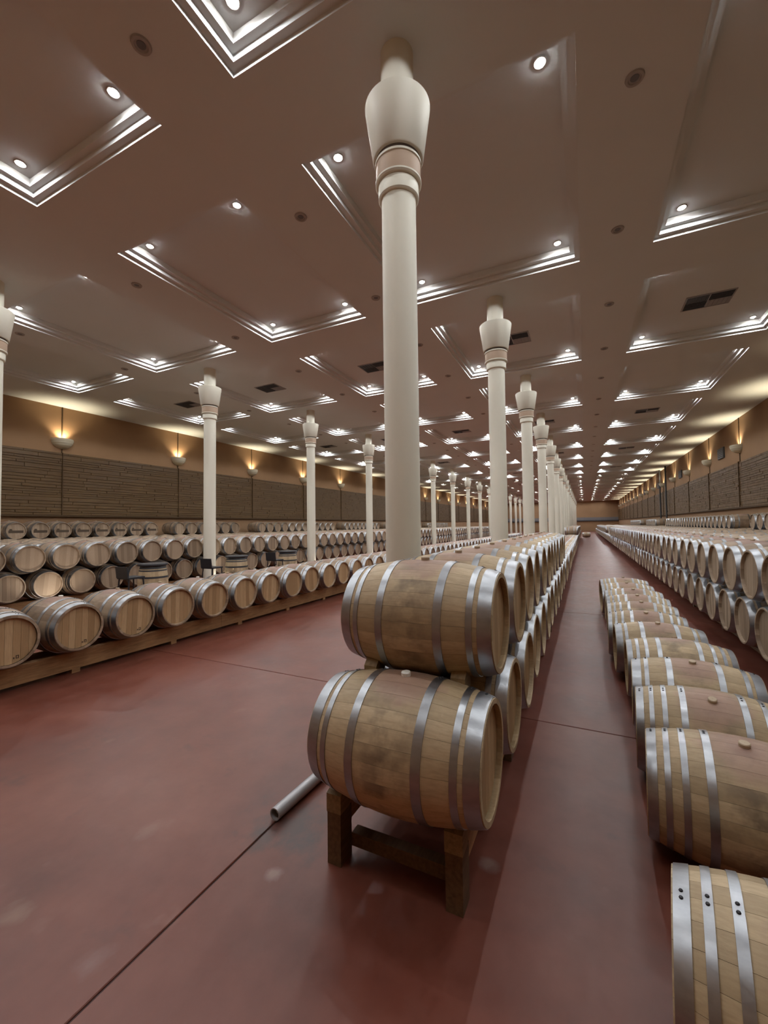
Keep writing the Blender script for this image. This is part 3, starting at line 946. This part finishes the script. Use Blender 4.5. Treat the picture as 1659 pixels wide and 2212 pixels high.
# wooden wedges between the tiers at the near end of the central stack
for i, (x, y, z, wl_) in enumerate(((-1.22,2.345,1.03,'sconce side'),(-0.665,2.345,1.035,'aisle side'))):
    o = MB().prism([(-0.055,-0.05),(0.075,-0.05),(0.055,0.055),(0.0,0.075),(-0.055,0.02)], 'x', -0.042, 0.042).build('wooden_wedge', M['rack_pale'], None, (x, y, z))
    tag(o, 'wooden wedge under the front upper barrel, %s of the pair' % wl_, 'wedge', 'wedges of the central stack')
# grey pipe on the floor
pp = MB().lathe([(0.040,0.0),(0.040,1.3),(0.033,1.3),(0.033,0.0)], 24, True).build('metal_pipe', M['pipe'], None, (-1.87, 2.16, 0.042), (-PI/2, 0, -0.04), True, 40)
tag(pp, 'grey metal pipe lying on the floor by the central stack', 'pipe')
link('pipe_core', MB().lathe([(0.001,0.03),(0.012,0.03),(0.012,1.2),(0.001,1.2)], 10).mesh('pipe_core', M['grille_pale'], True, 40), pp)

# ------------------------------------------------------------------ bar corner: upright barrels with stools
TB = [(-10.25, 7.15), (-10.25, 10.05), (-10.25, 12.62)]
for i, (x, y) in enumerate(TB):
    o = empty('barrel_table', (x, y, HX + 0.0)); o.rotation_euler = (0, -PI/2, 0)
    tag(o, 'upright oak barrel table with black hoops and black top, %s from the viewer' % ordinal(i+1), 'barrel table', 'upright barrel tables')
    link('body', BODY, o)
    for h_ in HB: link('hoop', h_, o)
    link('head', DISC[-1], o); link('head', DISC[1], o)
    link('table_top', lathe_x([(HX,0.0),(HX,0.345),(HX+0.012,0.352),(HX+0.045,0.352),(HX+0.055,0.345),(HX+0.055,0.001)], 36, M['black_hoop'], 'table_top'), o)
def stool(x, y, rz, label):
    o = empty('bar_stool', (x, y, 0), (0, 0, rz)); tag(o, label, 'bar stool', 'dark bar stools')
    link('seat', MB().prism([(-0.20,-0.21),(0.20,-0.21),(0.21,0.21),(-0.21,0.21)], 'z', 0.735, 0.775).mesh('seat', M['chair']), o)
    link('backrest', MB().prism([(-0.225,0.76),(-0.195,0.76),(-0.225,1.02),(-0.255,1.02)], 'y', -0.21, 0.21).mesh('backrest', M['chair']) if False else MB().prism([(-0.225,0.76),(-0.190,0.76),(-0.225,1.03),(-0.255,1.03)], 'y', -0.21, 0.21).mesh('backrest', M['chair']), o)
    for a in (-1, 1):
        for b in (-1, 1):
            link('leg', MB().bar((0.17*a,0.18*b,0.74),(0.22*a,0.23*b,0.0),0.03).mesh('leg', M['chair']), o)
    for a in (-1, 1):
        link('footrest', MB().bar((0.205*a,-0.21,0.25),(0.205*a,0.21,0.25),0.022).mesh('footrest', M['chair']), o)
stool(-9.75, 6.25, PI/2, 'dark bar stool beside the nearest upright barrel table')
stool(-9.85, 8.72, PI/2, 'dark bar stool in front of the second distant column')
stool(-9.85, 11.45, PI/2, 'dark bar stool beside the third upright barrel table')

# small floor uplights by the column feet
up_l = bpy.data.lights.new('uplight_beam', 'SPOT'); up_l.energy = UPLIGHT_W; up_l.color = (1.0, 0.93, 0.80); up_l.spot_size = math.radians(110); up_l.spot_blend = 0.6; up_l.shadow_soft_size = 0.04
can = MB().lathe([(0.001,0.0),(0.055,0.0),(0.06,0.02),(0.06,0.11),(0.052,0.11),(0.05,0.09),(0.001,0.09)], 18).mesh('lamp_housing', M['dark_fitting'], True, 40)
lens = MB().lathe([(0.05,0.092),(0.03,0.098),(0.001,0.1)], 14).mesh('lens', M['warm_bulb'], True)
for i, y in enumerate((5.30, COL_Y0+BAY+0.15, COL_Y0+2*BAY+0.2, COL_Y0+3*BAY+0.1, COL_Y0+4*BAY+0.1, COL_Y0+6*BAY)):
    o = empty('floor_uplight', (-10.60, y, 0.0)); tag(o, 'small floor uplight at the foot of the distant columns, %s from the viewer' % ordinal(i+1), 'floor lamp', 'floor uplights')
    link('lamp_housing', can, o); link('lens', lens, o)
    link('uplight_beam', up_l, o, (0, 0, 0.13), (0, math.radians(150), 0))
